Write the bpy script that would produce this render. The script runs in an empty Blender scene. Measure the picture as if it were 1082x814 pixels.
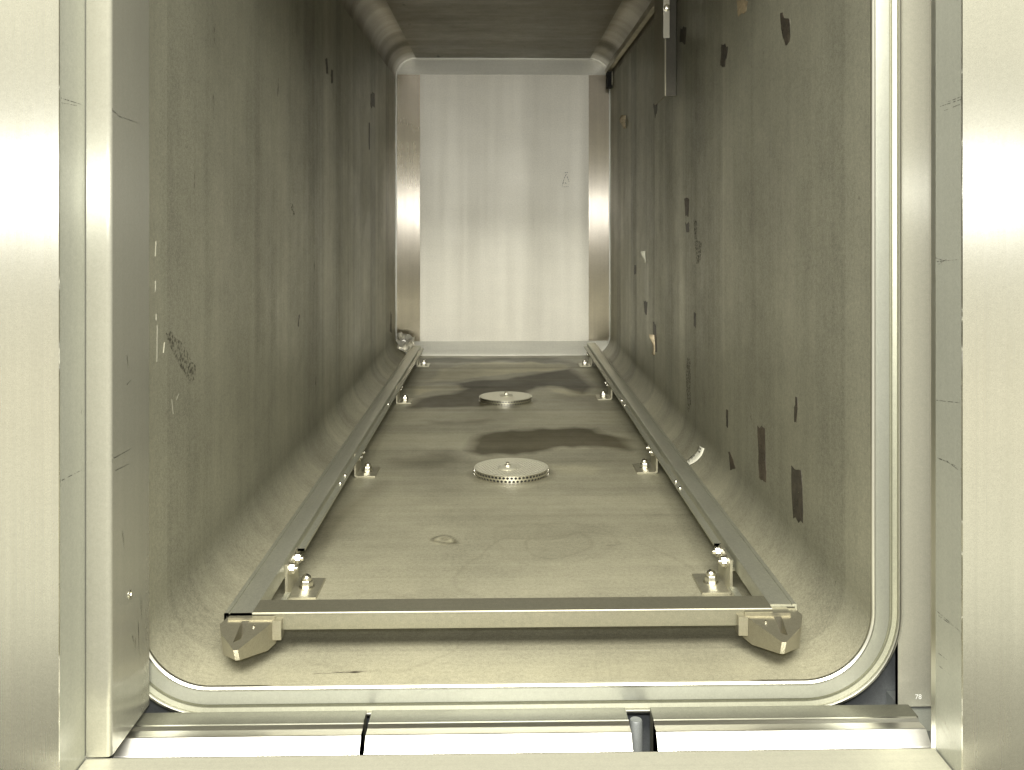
import bpy, bmesh, math, random
import numpy as np
from mathutils import Vector, Matrix, noise
random.seed(7)
sc = bpy.context.scene
COL = sc.collection

# ------------------------------------------------------------------ camera
EYE = 0.4194                       # lens height above the chamber floor
YAW = math.radians(1.3)
cam_d = bpy.data.cameras.new("camera")
cam = bpy.data.objects.new("camera", cam_d); COL.objects.link(cam)
cam.location = (0, 0, EYE)
cam.rotation_euler = (math.radians(90), 0, -YAW)
cam_d.sensor_fit = 'HORIZONTAL'; cam_d.sensor_width = 36
cam_d.lens = 36 * 1050 / 1082
cam_d.shift_x = -11.8 / 1082
cam_d.shift_y = -175.0 / 1082
cam_d.clip_start = 0.01; cam_d.clip_end = 100
sc.camera = cam

# ------------------------------------------------------------------ light
w = bpy.data.worlds.new("World"); sc.world = w; w.use_nodes = True
nt = w.node_tree; nt.nodes.clear()
wo = nt.nodes.new('ShaderNodeOutputWorld'); bg = nt.nodes.new('ShaderNodeBackground')
tc = nt.nodes.new('ShaderNodeTexCoord'); sx = nt.nodes.new('ShaderNodeSeparateXYZ')
mr = nt.nodes.new('ShaderNodeMapRange'); mr.inputs['From Min'].default_value = -1; mr.inputs['From Max'].default_value = 1
rp = nt.nodes.new('ShaderNodeValToRGB')          # the room behind the camera: dim floor, pale walls, bright ceiling
WORLD_STOPS = [(0.0, (.20,.19,.15)), (.30, (.26,.25,.20)), (.335, (.58,.565,.46)), (.42, (.60,.57,.46)), (.50, (.50,.485,.41)), (.66, (.66,.64,.53)), (1.0, (1.0,.98,.84))]
while len(rp.color_ramp.elements) < len(WORLD_STOPS): rp.color_ramp.elements.new(.5)
for e, (p, c) in zip(rp.color_ramp.elements, WORLD_STOPS): e.position = p; e.color = (*c, 1)
nt.links.new(tc.outputs['Generated'], sx.inputs[0]); nt.links.new(sx.outputs['Z'], mr.inputs['Value'])
nt.links.new(mr.outputs[0], rp.inputs[0]); nt.links.new(rp.outputs[0], bg.inputs['Color'])
bg.inputs["Strength"].default_value = 1.5
nt.links.new(bg.outputs[0], wo.inputs[0])

def area(name, loc, aim, sx_, sy_, watts, col):
    l = bpy.data.lights.new(name, 'AREA'); l.shape = 'RECTANGLE'; l.size = sx_; l.size_y = sy_
    l.energy = watts; l.color = col
    o = bpy.data.objects.new(name, l); COL.objects.link(o); o.location = loc
    o.rotation_euler = (Vector(aim) - Vector(loc)).to_track_quat('-Z', 'Y').to_euler()
    return o
area("ceiling_tubes", (0.0, -0.55, 1.50), (0.0, 1.0, 0.0), 1.4, .6, 120, (1.0, .97, .86))
area("camera_flash", (0.0, -0.01, EYE + 0.05), (0.0, 3.0, EYE + 0.02), .05, .03, 6, (.98, .98, 1.0))

sc.view_settings.view_transform = 'Standard'; sc.view_settings.look = 'None'
sc.view_settings.exposure = 0.0; sc.view_settings.gamma = 1.0
sc.render.engine = 'CYCLES'
cy = sc.cycles
cy.use_denoising = True; cy.max_bounces = 10; cy.glossy_bounces = 8; cy.diffuse_bounces = 5
cy.sample_clamp_indirect = 4.0; cy.caustics_reflective = True

# ------------------------------------------------------------------ chamber numbers (metres)
XL, XR, ZT, RAD = -0.322, 0.338, 0.916, 0.062     # inside of the chamber
Y0, Y1 = 0.897, 3.07

# ------------------------------------------------------------------ stains, measured on the real walls
RIGHT= [('a', [(1.1471, 0.1335), (1.1107, 0.1372), (1.1037, 0.0797), (1.1397, 0.0742)]), ('b', [(1.3005, 0.1479), (1.263, 0.152), (1.2585, 0.0843), (1.291, 0.0818)]), ('c', [(1.4695, 0.0748), (1.4573, 0.0763), (1.4218, 0.0614), (1.4513, 0.0513)]), ('d', [(1.1323, 0.2153), (1.125, 0.2167), (1.1286, 0.1879), (1.136, 0.1864)]), ('e', [(1.1941, 0.6688), (1.1547, 0.654), (1.1547, 0.6275), (1.1663, 0.6251), (1.182, 0.6369), (1.1901, 0.6498)]), ('f', [(1.5139, 0.6874), (1.4695, 0.6768), (1.4882, 0.6487), (1.5204, 0.6566)]), ('g', [(1.8582, 0.7783), (1.8011, 0.769), (1.8103, 0.7396), (1.868, 0.7534)]), ('h', [(2.1942, 0.6752), (2.1279, 0.6756), (2.1408, 0.6526), (2.1672, 0.641)]), ('i', [(1.4161, 0.7339), (1.3507, 0.7169), (1.3611, 0.7061), (1.4048, 0.7072)]), ('j', [(1.8197, 0.4577), (1.7738, 0.455), (1.7828, 0.4245), (1.8103, 0.4263)]), ('k', [(1.8103, 0.4142), (1.7738, 0.4126), (1.7738, 0.3957), (1.8011, 0.397)]), ('l', [(1.7217, 0.3832), (1.6646, 0.3812), (1.6725, 0.349), (1.7049, 0.3428)]), ('m', [(1.7919, 0.1692), (1.7649, 0.1696), (1.7561, 0.0953), (1.7828, 0.0716), (1.8011, 0.1129)]), ('n', [(2.34, 0.2272), (2.2794, 0.2299), (2.2942, 0.198), (2.3245, 0.2018)]), ('o', [(2.1942, 0.193), (2.1539, 0.1868), (2.1408, 0.133), (2.1942, 0.1301)]), ('p', [(1.7301, 0.2572), (1.7133, 0.2572), (1.7133, 0.231), (1.7301, 0.2324)]), ('q', [(1.7301, 0.4177), (1.7049, 0.4161), (1.7049, 0.3835), (1.7217, 0.3865)]), ('r', [(2.5064, 0.3045), (2.4713, 0.3061), (2.4713, 0.2825), (2.5064, 0.2806)]), ('s', [(1.4819, 0.1343), (1.4695, 0.1353), (1.4695, 0.11), (1.4819, 0.1102)]), ('w1', [(2.7403, 0.7072), (2.6377, 0.699), (2.6182, 0.6569), (2.6983, 0.6616)]), ('w2', [(2.34, 0.3434), (2.2942, 0.3427), (2.3093, 0.3179), (2.34, 0.3188)]), ('w3', [(2.236, 0.1609), (2.1942, 0.1552), (2.1408, 0.133), (2.1942, 0.1217), (2.236, 0.1353)])]
LEFT= [('a', [(1.8332, 0.715), (1.8532, 0.7182), (1.8633, 0.6916), (1.8432, 0.6886)]), ('b', [(1.8945, 0.7051), (1.9158, 0.7065), (1.9158, 0.6811), (1.8945, 0.6799)]), ('c', [(2.4731, 0.7317), (2.5473, 0.7411), (2.5473, 0.7048), (2.4731, 0.6988)]), ('d', [(2.4376, 0.6554), (2.4552, 0.6571), (2.4552, 0.5919), (2.4376, 0.5906)]), ('e', [(0.9615, 0.3122), (0.9892, 0.3025), (1.0563, 0.2656), (1.0498, 0.2457), (1.0096, 0.2686), (0.9751, 0.2959)]), ('f', [(2.9196, 0.1477), (2.945, 0.1397), (2.945, 0.0838), (2.8947, 0.095)]), ('g', [(1.5289, 0.444), (1.5358, 0.4441), (1.5639, 0.4268), (1.5497, 0.4253)]), ('h', [(1.5932, 0.2669), (1.6007, 0.2662), (1.5932, 0.2488), (1.5858, 0.2496)])]
WET= [[(-0.0543, 1.8626), (-0.04, 1.9349), (0.0092, 1.9722), (0.1102, 1.9883), (0.1838, 1.9947), (0.1954, 1.9422), (0.2385, 1.8916), (0.2306, 1.7889), (0.1526, 1.8237), (0.1005, 1.8137), (0.0282, 1.7721), (-0.0366, 1.7694), (-0.0548, 1.7954)], [(-0.2025, 2.2273), (-0.1989, 2.3314), (-0.1164, 2.3854), (-0.0791, 2.4756), (-0.1101, 2.5482), (-0.039, 2.5909), (0.0419, 2.6349), (0.1121, 2.7151), (0.2011, 2.7791), (0.2301, 2.4977), (0.1989, 2.3782), (0.1508, 2.4704), (0.0957, 2.4882), (0.0658, 2.42), (0.0763, 2.3252), (0.0354, 2.2219), (-0.0648, 2.2241), (-0.1587, 2.2263)], [(-0.1589, 2.0662), (-0.1018, 2.0851), (-0.0195, 2.0687), (-0.0421, 2.0353), (-0.1395, 2.0375)], [(-0.1979, 1.7461), (-0.1324, 1.7864), (-0.0826, 1.796), (-0.0547, 1.7129), (-0.0975, 1.704), (-0.1828, 1.6963)], [(-0.2474, 1.2258), (-0.1994, 1.3393), (-0.1895, 1.458), (-0.1931, 1.5775), (-0.2425, 1.445), (-0.253, 1.2899)], [(-0.2572, 3.0146), (0.1665, 3.0049), (0.217, 2.8869), (-0.0029, 2.9434), (-0.2228, 2.8969)]]
DRY= [[(-0.1611, 2.8136), (-0.0846, 2.905), (0.0958, 2.918), (0.1907, 2.8597), (0.195, 2.8055), (0.1133, 2.7452), (-0.0027, 2.6834), (-0.062, 2.6373), (-0.1266, 2.5929), (-0.1833, 2.5718)], [(-0.2104, 2.3875), (-0.2139, 2.5078), (-0.1442, 2.5189), (-0.084, 2.5175), (-0.0855, 2.4594), (-0.1524, 2.425)], [(0.1032, 2.5006), (0.1647, 2.4701), (0.2373, 2.3584), (0.1707, 2.36), (0.1076, 2.4389)], [(0.0911, 1.7052), (0.1784, 1.6836), (0.1491, 1.628), (0.0955, 1.6414)]]

# ------------------------------------------------------------------ helpers
def tag(o, label=None, cat=None, group=None, kind=None):
    for k, v in (('label', label), ('category', cat), ('group', group), ('kind', kind)):
        if v: o[k] = v
    return o
def empty(name, loc):
    o = bpy.data.objects.new(name, None); COL.objects.link(o); o.location = loc
    o.empty_display_size = .05
    return o
def world_loc(o):
    v = Vector((0, 0, 0))
    while o is not None: v += Vector(o.location); o = o.parent
    return v
def obj(name, verts, faces, m, parent=None, org=None, smooth=False, normals=None):
    """one mesh object; verts in world coordinates"""
    if org is None: org = (0, 0, 0)
    org = Vector(org)
    me = bpy.data.meshes.new(name)
    me.from_pydata([tuple(Vector(v) - org) for v in verts], [], faces)
    me.materials.append(m)
    if smooth or normals is not None:
        for p in me.polygons: p.use_smooth = True
    if normals is not None: me.normals_split_custom_set_from_vertices([tuple(n) for n in normals])
    me.update()
    o = bpy.data.objects.new(name, me); COL.objects.link(o)
    if parent is not None:
        o.parent = parent; o.location = org - world_loc(parent)
    else: o.location = org
    return o
def bmobj(name, bm, m, parent=None, org=(0,0,0), smooth_angle=None):
    me = bpy.data.meshes.new(name)
    bmesh.ops.recalc_face_normals(bm, faces=bm.faces)
    bmesh.ops.translate(bm, verts=bm.verts, vec=-Vector(org))
    bm.to_mesh(me); bm.free(); me.materials.append(m)
    if smooth_angle is not None:
        for p in me.polygons: p.use_smooth = True
        me.set_sharp_from_angle(angle=math.radians(smooth_angle))
    o = bpy.data.objects.new(name, me); COL.objects.link(o)
    if parent is not None:
        o.parent = parent; o.location = Vector(org) - world_loc(parent)
    else: o.location = Vector(org)
    return o
def bev(bm, w_, seg=2, angle=30, edges=None):
    if edges is None:
        edges = [e for e in bm.edges if len(e.link_faces) == 2 and e.calc_face_angle(0) > math.radians(angle)]
    bmesh.ops.bevel(bm, geom=edges, offset=w_, segments=seg, profile=.5, affect='EDGES', clamp_overlap=True)
def add_box(bm, x0, x1, y0, y1, z0, z1):
    v = [bm.verts.new(p) for p in ((x0,y0,z0),(x1,y0,z0),(x1,y1,z0),(x0,y1,z0),(x0,y0,z1),(x1,y0,z1),(x1,y1,z1),(x0,y1,z1))]
    for f in ((0,3,2,1),(4,5,6,7),(0,1,5,4),(1,2,6,5),(2,3,7,6),(3,0,4,7)): bm.faces.new([v[i] for i in f])
def box_bm(x0, x1, y0, y1, z0, z1, b=.001, seg=2):
    bm = bmesh.new(); add_box(bm, x0, x1, y0, y1, z0, z1)
    if b: bev(bm, b, seg)
    return bm
def extrude_bm(poly, axis, a, b, bw=0, seg=1, cuts=0):
    """closed polygon (u,v) swept along an axis: 'y' -> (u,*,v); 'x' -> (*,u,v); 'z' -> (u,v,*)"""
    bm = bmesh.new()
    def P(u, v, t): return {'y': (u, t, v), 'x': (t, u, v), 'z': (u, v, t)}[axis]
    n = len(poly); rings = []
    for k in range(cuts + 2):
        t = a + (b - a) * k / (cuts + 1)
        rings.append([bm.verts.new(P(u, v, t)) for u, v in poly])
    for r0, r1 in zip(rings, rings[1:]):
        for i in range(n): bm.faces.new((r0[i], r0[(i+1) % n], r1[(i+1) % n], r1[i]))
    bm.faces.new(rings[0][::-1]); bm.faces.new(rings[-1])
    if bw: bev(bm, bw, seg)
    return bm
def lathe_bm(bm, c, prof, axis='z', n=24, closed=True):
    """prof = [(r, h)]"""
    rings = []
    for r, h in prof:
        ring = []
        for i in range(n):
            a = 2 * math.pi * i / n
            u, v = r * math.cos(a), r * math.sin(a)
            p = {'z': (u, v, h), 'x': (h, u, v), 'y': (u, h, v)}[axis]
            ring.append(bm.verts.new((c[0] + p[0], c[1] + p[1], c[2] + p[2])))
        rings.append(ring)
    for a_, b_ in zip(rings, rings[1:]):
        for i in range(n): bm.faces.new((a_[i], a_[(i+1) % n], b_[(i+1) % n], b_[i]))
    if closed:
        bm.faces.new(rings[0][::-1]); bm.faces.new(rings[-1])

# ------------------------------------------------------------------ materials
def metal(name, base, rough, metallic=1.0, aniso=0.0, tangent=(0,0,1), streak=None, samt=.15, sramt=.08, grain=.06,
          bump=0.0, bumpscale=(3,3,3), attr=None, blotch=.0, dirt=None, spec=.5, warm=None, cells=None, low=None):
    m = bpy.data.materials.new(name); m.use_nodes = True
    n = m.node_tree; N = n.nodes; L = n.links
    p = N['Principled BSDF']
    p.inputs['Metallic'].default_value = metallic
    p.inputs['Roughness'].default_value = rough
    p.inputs['Specular IOR Level'].default_value = spec
    geo = N.new('ShaderNodeNewGeometry')
    def mapped(scale):
        v = N.new('ShaderNodeVectorMath'); v.operation = 'MULTIPLY'; v.inputs[1].default_value = scale
        L.new(geo.outputs['Position'], v.inputs[0]); return v.outputs[0]
    def noi(scale, s=1.0, det=3, r=.55):
        t = N.new('ShaderNodeTexNoise'); t.inputs['Scale'].default_value = s; t.inputs['Detail'].default_value = det
        t.inputs['Roughness'].default_value = r
        L.new(mapped(scale), t.inputs['Vector']); return t.outputs['Fac']
    def math_(op, a, b):
        k = N.new('ShaderNodeMath'); k.operation = op
        for i, x in enumerate((a, b)):
            if isinstance(x, (int, float)): k.inputs[i].default_value = x
            else: L.new(x, k.inputs[i])
        return k.outputs[0]
    def centered(o, amt):        # (o-.5)*2*amt
        return math_('MULTIPLY', math_('SUBTRACT', o, .5), 2 * amt)
    val = math_('ADD', centered(noi((900, 900, 900), 1, 1), grain * 2.0), 1.0)
    val = math_('ADD', centered(noi((230, 210, 250), 1, 3, .75), grain * 1.7), val)
    rg = None
    if streak:
        for k, (sv, amt) in enumerate(streak):
            s = noi(sv, 1.0, 4, .6)
            val = math_('ADD', val, centered(s, amt))
            r_ = centered(s, -amt * sramt / .15)
            rg = r_ if rg is None else math_('ADD', rg, r_)
    if cells:                      # plate bands across the vessel
        sy = N.new('ShaderNodeSeparateXYZ'); L.new(geo.outputs['Position'], sy.inputs[0])
        wn = N.new('ShaderNodeTexWhiteNoise'); wn.noise_dimensions = '1D'
        jit = math_('MULTIPLY', sy.outputs['Y'], cells[0])
        wob = centered(noi((0, 3, 0), 1, 2), 1.2)
        L.new(math_('FLOOR', math_('ADD', jit, wob), 0), wn.inputs['W'])
        val = math_('ADD', val, centered(wn.outputs['Value'], cells[1]))
    if blotch:
        val = math_('ADD', val, centered(noi((7, 7, 7), 1, 5, .6), blotch))
        rg2 = centered(noi((5, 5, 5), 1, 4, .6), blotch * .4)
        rg = rg2 if rg is None else math_('ADD', rg, rg2)
    mul = N.new('ShaderNodeVectorMath'); mul.operation = 'SCALE'
    mul.inputs[0].default_value = base
    if warm:
        mx = N.new('ShaderNodeMix'); mx.data_type = 'RGBA'
        mx.inputs['A'].default_value = (*base, 1); mx.inputs['B'].default_value = (*warm, 1)
        rr = N.new('ShaderNodeMapRange'); rr.inputs['From Min'].default_value = .4; rr.inputs['From Max'].default_value = .62
        L.new(noi((3.1, 2.7, 3.3), 1, 4, .6), rr.inputs['Value']); L.new(rr.outputs[0], mx.inputs['Factor'])
        L.new(mx.outputs['Result'], mul.inputs[0])
    L.new(val, mul.inputs['Scale'])
    if low:                        # floor colour blending into the wall colour over the lower curve
        sz = N.new('ShaderNodeSeparateXYZ'); L.new(geo.outputs['Position'], sz.inputs[0])
        mz = N.new('ShaderNodeMapRange'); mz.interpolation_type = 'SMOOTHSTEP'
        mz.inputs['From Min'].default_value = 0; mz.inputs['From Max'].default_value = low[1]
        L.new(sz.outputs['Z'], mz.inputs['Value'])
        ml = N.new('ShaderNodeMix'); ml.data_type = 'RGBA'; L.new(mz.outputs[0], ml.inputs['Factor'])
        lowmix = math_('ADD', low[3], math_('MULTIPLY', mz.outputs[0], 1 - low[3])); rlow = math_('MULTIPLY', math_('SUBTRACT', 1.0, mz.outputs[0]), low[2])
        ml.inputs['A'].default_value = (*low[0], 1); ml.inputs['B'].default_value = (*base, 1)
        L.new(ml.outputs['Result'], mul.inputs[0])
    col = mul.outputs[0]
    rough_out = math_('ADD', rg, rough) if rg is not None else None
    if attr:                       # wet (dark) and dry (pale) water marks
        a = N.new('ShaderNodeAttribute'); a.attribute_name = attr
        sp = N.new('ShaderNodeSeparateColor'); L.new(a.outputs['Color'], sp.inputs[0])
        dk = N.new('ShaderNodeMix'); dk.data_type = 'RGBA'; dk.blend_type = 'MULTIPLY'
        L.new(sp.outputs[0], dk.inputs['Factor']); L.new(col, dk.inputs['A']); dk.inputs['B'].default_value = (.22, .205, .17, 1)
        lt = N.new('ShaderNodeMix'); lt.data_type = 'RGBA'; lt.blend_type = 'MULTIPLY'
        L.new(sp.outputs[1], lt.inputs['Factor']); L.new(dk.outputs['Result'], lt.inputs['A']); lt.inputs['B'].default_value = (1.65, 1.62, 1.52, 1)
        lt.clamp_result = False
        col = lt.outputs['Result']
    if dirt:                       # dark soot specks, (threshold, scale, colour)
        t, s, c = dirt
        d = N.new('ShaderNodeMapRange'); d.inputs['From Min'].default_value = t; d.inputs['From Max'].default_value = t + .04
        L.new(noi(s, 1, 6, .7), d.inputs['Value'])
        mx = N.new('ShaderNodeMix'); mx.data_type = 'RGBA'; L.new(d.outputs[0], mx.inputs['Factor'])
        L.new(col, mx.inputs['A']); mx.inputs['B'].default_value = (*c, 1); col = mx.outputs['Result']
    if attr:
        met = math_('SUBTRACT', 1.0, math_('MULTIPLY', sp.outputs[0], .9))
        if low: met = math_('MULTIPLY', met, lowmix)
        L.new(math_('MULTIPLY', met, metallic), p.inputs['Metallic'])
        L.new(math_('MULTIPLY', math_('SUBTRACT', 1.0, math_('MULTIPLY', sp.outputs[0], .75)), .5), p.inputs['Specular IOR Level'])
        if low: rough_out = math_('ADD', rough_out, rlow)
    L.new(col, p.inputs['Base Color'])
    if rough_out is not None:
        cl = N.new('ShaderNodeClamp'); cl.inputs['Min'].default_value = .08; cl.inputs['Max'].default_value = .95
        L.new(rough_out, cl.inputs['Value']); L.new(cl.outputs[0], p.inputs['Roughness'])
    if aniso:
        p.inputs['Anisotropic'].default_value = aniso
        c = N.new('ShaderNodeCombineXYZ')
        for i in range(3): c.inputs[i].default_value = tangent[i]
        L.new(c.outputs[0], p.inputs['Tangent'])
    if bump:
        b = N.new('ShaderNodeBump'); b.inputs['Strength'].default_value = 1.0; b.inputs['Distance'].default_value = bump
        L.new(noi(bumpscale, 1, 3, .5), b.inputs['Height']); L.new(b.outputs[0], p.inputs['Normal'])
    return m
def plain(name, col, rough, metallic=0, var=0.0, scale=40, alpha_noise=None):
    m = bpy.data.materials.new(name); m.use_nodes = True
    N = m.node_tree.nodes; L = m.node_tree.links; p = N['Principled BSDF']
    p.inputs['Base Color'].default_value = (*col, 1); p.inputs['Roughness'].default_value = rough; p.inputs['Metallic'].default_value = metallic
    if var:
        g = N.new('ShaderNodeNewGeometry')
        t = N.new('ShaderNodeTexNoise'); t.inputs['Scale'].default_value = scale; t.inputs['Detail'].default_value = 5
        L.new(g.outputs['Position'], t.inputs['Vector'])
        r = N.new('ShaderNodeMapRange'); r.inputs['From Min'].default_value = .3; r.inputs['From Max'].default_value = .7
        r.inputs['To Min'].default_value = 1 - var; r.inputs['To Max'].default_value = 1 + var
        L.new(t.outputs['Fac'], r.inputs['Value'])
        s = N.new('ShaderNodeVectorMath'); s.operation = 'SCALE'; s.inputs[0].default_value = col
        L.new(r.outputs[0], s.inputs['Scale']); L.new(s.outputs[0], p.inputs['Base Color'])
        if alpha_noise is not None:
            a = N.new('ShaderNodeMapRange'); a.inputs['From Min'].default_value = alpha_noise; a.inputs['From Max'].default_value = alpha_noise + .24
            t2 = N.new('ShaderNodeTexNoise'); t2.inputs['Scale'].default_value = 260; t2.inputs['Detail'].default_value = 4
            L.new(g.outputs['Position'], t2.inputs['Vector']); L.new(t2.outputs['Fac'], a.inputs['Value'])
            L.new(a.outputs[0], p.inputs['Alpha'])
    return m

OL = (.335, .318, .250)
M_wall = metal('old_steel_wall', (.330, .324, .252), .44, .62, .0, (0,0,1), streak=[((.15, 4.2, .2), .26), ((.2, 23, .35), .17), ((1.2, 70, 1.5), .10), ((9, 30, 9), .08), ((34, 30, 40), .13)],
               grain=.27, bump=.0004, bumpscale=(2, 6, 1.5), blotch=.30, dirt=(.675, (5, 34, 12), (.05, .042, .03)), attr='marks', cells=(7.3, .16), low=((.32, .305, .222), .075, .08, .6))
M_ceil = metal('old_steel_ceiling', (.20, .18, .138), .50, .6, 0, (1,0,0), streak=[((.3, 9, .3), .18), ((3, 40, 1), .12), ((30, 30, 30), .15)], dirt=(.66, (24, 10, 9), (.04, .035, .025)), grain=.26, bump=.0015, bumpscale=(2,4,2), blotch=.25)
M_curve = metal('polished_weld_curve', (.27, .245, .19), .45, .75, 0, (0,1,0), streak=[((.2, 5.2, .2), .9), ((2, 30, 2), .10)], grain=.25, bump=.0002, bumpscale=(4,8,4))
M_floor = M_wall
M_flange = metal('machined_flange', (.54, .55, .48), .34, .85, .0, streak=[((12, 12, 12), .10)], grain=.05, blotch=.08)
M_edge = metal('bare_bright_edge', (.78, .77, .70), .30, 1, 0, grain=.02)
M_groove = metal('flange_groove', (.34, .34, .26), .42, .7, 0, grain=.08)
M_panel = metal('brushed_panel', (.86, .845, .735), .27, 1, 1.0, (1,0,0), streak=[((190, 1, 1.2), .07), ((3, 1, 30), .03), ((2, 1, 3), .05)], grain=.05, blotch=.05, bump=.0002, bumpscale=(2,2,3))
M_return = metal('scuffed_return', (.37, .375, .315), .36, .40, .7, (0,1,0), streak=[((6, 60, 1.2), .12), ((1, 9, 1), .10)], grain=.09, blotch=.12)
M_post = metal('satin_post', (.35, .345, .285), .25, .6, 1.0, (1,1,0), streak=[((120, 120, 1), .08)], grain=.06, blotch=.06)
M_plate = metal('mirror_brushed_plate', (.42, .41, .335), .24, .40, 1.0, (1,0,0), streak=[((150, 1, 1.5), .10)], grain=.07)
M_door = metal('bead_blast_door', (.84, .815, .72), .48, .7, 0, streak=[((7, 1, .2), .14), ((26, 1, .8), .06), ((3, 1, 60), .02)], grain=.09, blotch=.08)
M_dstrip = metal('brushed_door_strip', (.72, .66, .55), .30, 1, 1.0, (1,0,0), streak=[((90, 1, 2), .10), ((2, 1, 3.5), .30)], grain=.06)
M_rail = metal('rail_steel', (.44, .44, .36), .42, .85, .4, (0,1,0), streak=[((40, 3, 10), .14)], grain=.12, blotch=.18)
M_cross = metal('crossbar_steel', (.25, .24, .18), .44, .75, .3, (1,0,0), streak=[((3, 40, 60), .10)], grain=.12, blotch=.15)
M_foot = metal('foot_casting', (.33, .31, .235), .30, .8, 0, grain=.10, blotch=.12)
M_bolt = metal('bright_bolt', (.80, .78, .70), .24, 1, 0, grain=.04)
M_brk = metal('bracket_steel', (.46, .44, .34), .40, .85, 0, grain=.12, blotch=.15)
M_bar = metal('guide_bar', (.80, .79, .75), .30, 1, .6, (1,0,0), streak=[((3, 90, 90), .05)], grain=.03)
M_sill = metal('sill_steel', (.55, .54, .44), .36, .55, .7, (1,0,0), streak=[((1.5, 140, 1), .12)], grain=.06)
M_back = metal('blue_grey_backing', (.17, .18, .18), .55, .5, 0, grain=.10, blotch=.12)
M_drain = metal('strainer_steel', (.62, .60, .48), .40, .6, 0, grain=.08)
M_pipe = metal('support_bar_steel', (.42, .39, .30), .34, .9, 0, streak=[((3, 12, 3), .3)], grain=.12)
M_hang = metal('hanger_steel', (.075, .07, .055), .5, .6, 0, grain=.14, blotch=.15)
M_black = plain('dark_void', (.012, .012, .012), .7)
M_residue = plain('dark_residue', (.040, .033, .024), .45, 0, .6, 120, .20)
M_brown = plain('brown_residue', (.062, .048, .033), .5, 0, .55, 60, .24)
M_thin = plain('thin_residue', (.05, .045, .032), .6, 0, .5, 150, .47)
M_tan = plain('tan_glue', (.30, .24, .15), .55, 0, .35, 200)
M_paper = plain('printed_paper', (.72, .71, .60), .7, 0, .10, 300)
M_ink = plain('grey_ink', (.20, .20, .16), .8)
M_white = plain('white_paint', (.82, .82, .78), .6)
M_scuff = plain('black_scuff', (.07, .07, .06), .6, 0, .5, 300, .40)
M_scratch = metal('fresh_scratch', (.42, .41, .34), .4, .6, 0, grain=.05)

# ------------------------------------------------------------------ rounded rectangle
def rrect(off=0.0, n=14, part=None, x0=XL, x1=XR, z0=0.0, z1=ZT, r=RAD):
    """points and outward normals, offset outward; corner arcs: 0 bottom right, 1 top right, 2 top left, 3 bottom left"""
    r2 = r + off
    cs = [(x1-r, z0+r, -90), (x1-r, z1-r, 0), (x0+r, z1-r, 90), (x0+r, z0+r, 180)]
    out = []
    for k, (cx, cz, a0) in enumerate(cs):
        for i in range(n + 1):
            a = math.radians(a0 + 90 * i / n)
            out.append(((cx + r2 * math.cos(a), cz + r2 * math.sin(a)), (math.cos(a), math.sin(a))))
    return out
NA = 14
P = rrect(0, NA)
def shell(name, seq, m, parent, ys, wob=.0):
    verts, nor, faces = [], [], []
    for y in ys:
        for (p, nn) in seq:
            verts.append((p[0], y, p[1])); nor.append((-nn[0], 0, -nn[1]))
    k = len(seq)
    for j in range(len(ys) - 1):
        for i in range(k - 1):
            faces.append((j*k+i, j*k+i+1, (j+1)*k+i+1, (j+1)*k+i))
    return obj(name, verts, faces, m, parent, org=world_loc(parent), normals=nor)

# ------------------------------------------------------------------ the chamber
chamber = empty('pressure_chamber', (.008, Y0, 0))
tag(chamber, 'long olive grey steel chamber with rounded corners and a pale flange ring at its mouth', 'chamber')
ys = [Y0 + (Y1 + .03 - Y0) * i / 20 for i in range(21)]
K = NA + 1
arc = [P[i*K:(i+1)*K] for i in range(4)]
rw = shell('side_wall', arc[0] + arc[1][:1], M_wall, chamber, ys)
lw = shell('side_wall', arc[2][-1:] + arc[3], M_wall, chamber, ys)
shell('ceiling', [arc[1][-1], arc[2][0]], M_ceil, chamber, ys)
shell('corner_curve', arc[1], M_curve, chamber, ys)
shell('corner_curve', arc[2], M_curve, chamber, ys)

# floor sheet with its water marks as a colour attribute
def inside_soft(px, py, poly, soft):
    poly = np.array(poly); n = len(poly)
    d = np.full(px.shape, 1e9); ins = np.zeros(px.shape, bool)
    for i in range(n):
        ax, ay = poly[i]; bx, by = poly[(i+1) % n]
        ex, ey = bx-ax, by-ay; t = np.clip(((px-ax)*ex + (py-ay)*ey) / (ex*ex+ey*ey), 0, 1)
        d = np.minimum(d, np.hypot(px-ax-t*ex, py-ay-t*ey))
        c = (ay > py) != (by > py)
        with np.errstate(divide='ignore', invalid='ignore'):
            xi = (bx-ax) * (py-ay) / (by-ay if by != ay else 1e-9) + ax
        ins ^= c & (px < xi)
    sd = np.where(ins, d, -d)
    return np.clip(sd / soft + .5, 0, 1)
fx0, fx1 = XL + RAD, XR - RAD
nx, ny = 190, 560
gx = np.linspace(fx0, fx1, nx + 1); gy = Y0 + (Y1 + .03 - Y0) * np.linspace(0, 1, ny + 1) 
GX, GY = np.meshgrid(gx, gy)
wx = np.zeros(GX.size); wy = np.zeros(GX.size); big = np.zeros(GX.size)
for i, (a, b) in enumerate(zip(GX.ravel(), GY.ravel())):
    v = noise.noise_vector(Vector((a * 14, b * 8, 3.3))); v2 = noise.noise_vector(Vector((a * 45, b * 25, 7.1)))
    wx[i] = .016 * v[0] + .005 * v2[0]; wy[i] = .030 * v[1] + .010 * v2[1]
    big[i] = noise.noise(Vector((a * 5, b * 2.4, 9.7)))
fx = GX.ravel() + wx; fy = GY.ravel() + wy
wet = np.zeros(fx.size); dry = np.zeros(fx.size)
for k, poly in enumerate(WET): wet = np.maximum(wet, inside_soft(fx, fy, poly, .028 if k < 2 else .04) * (1, .95, .5, .45, .6, .7)[k])
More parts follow.
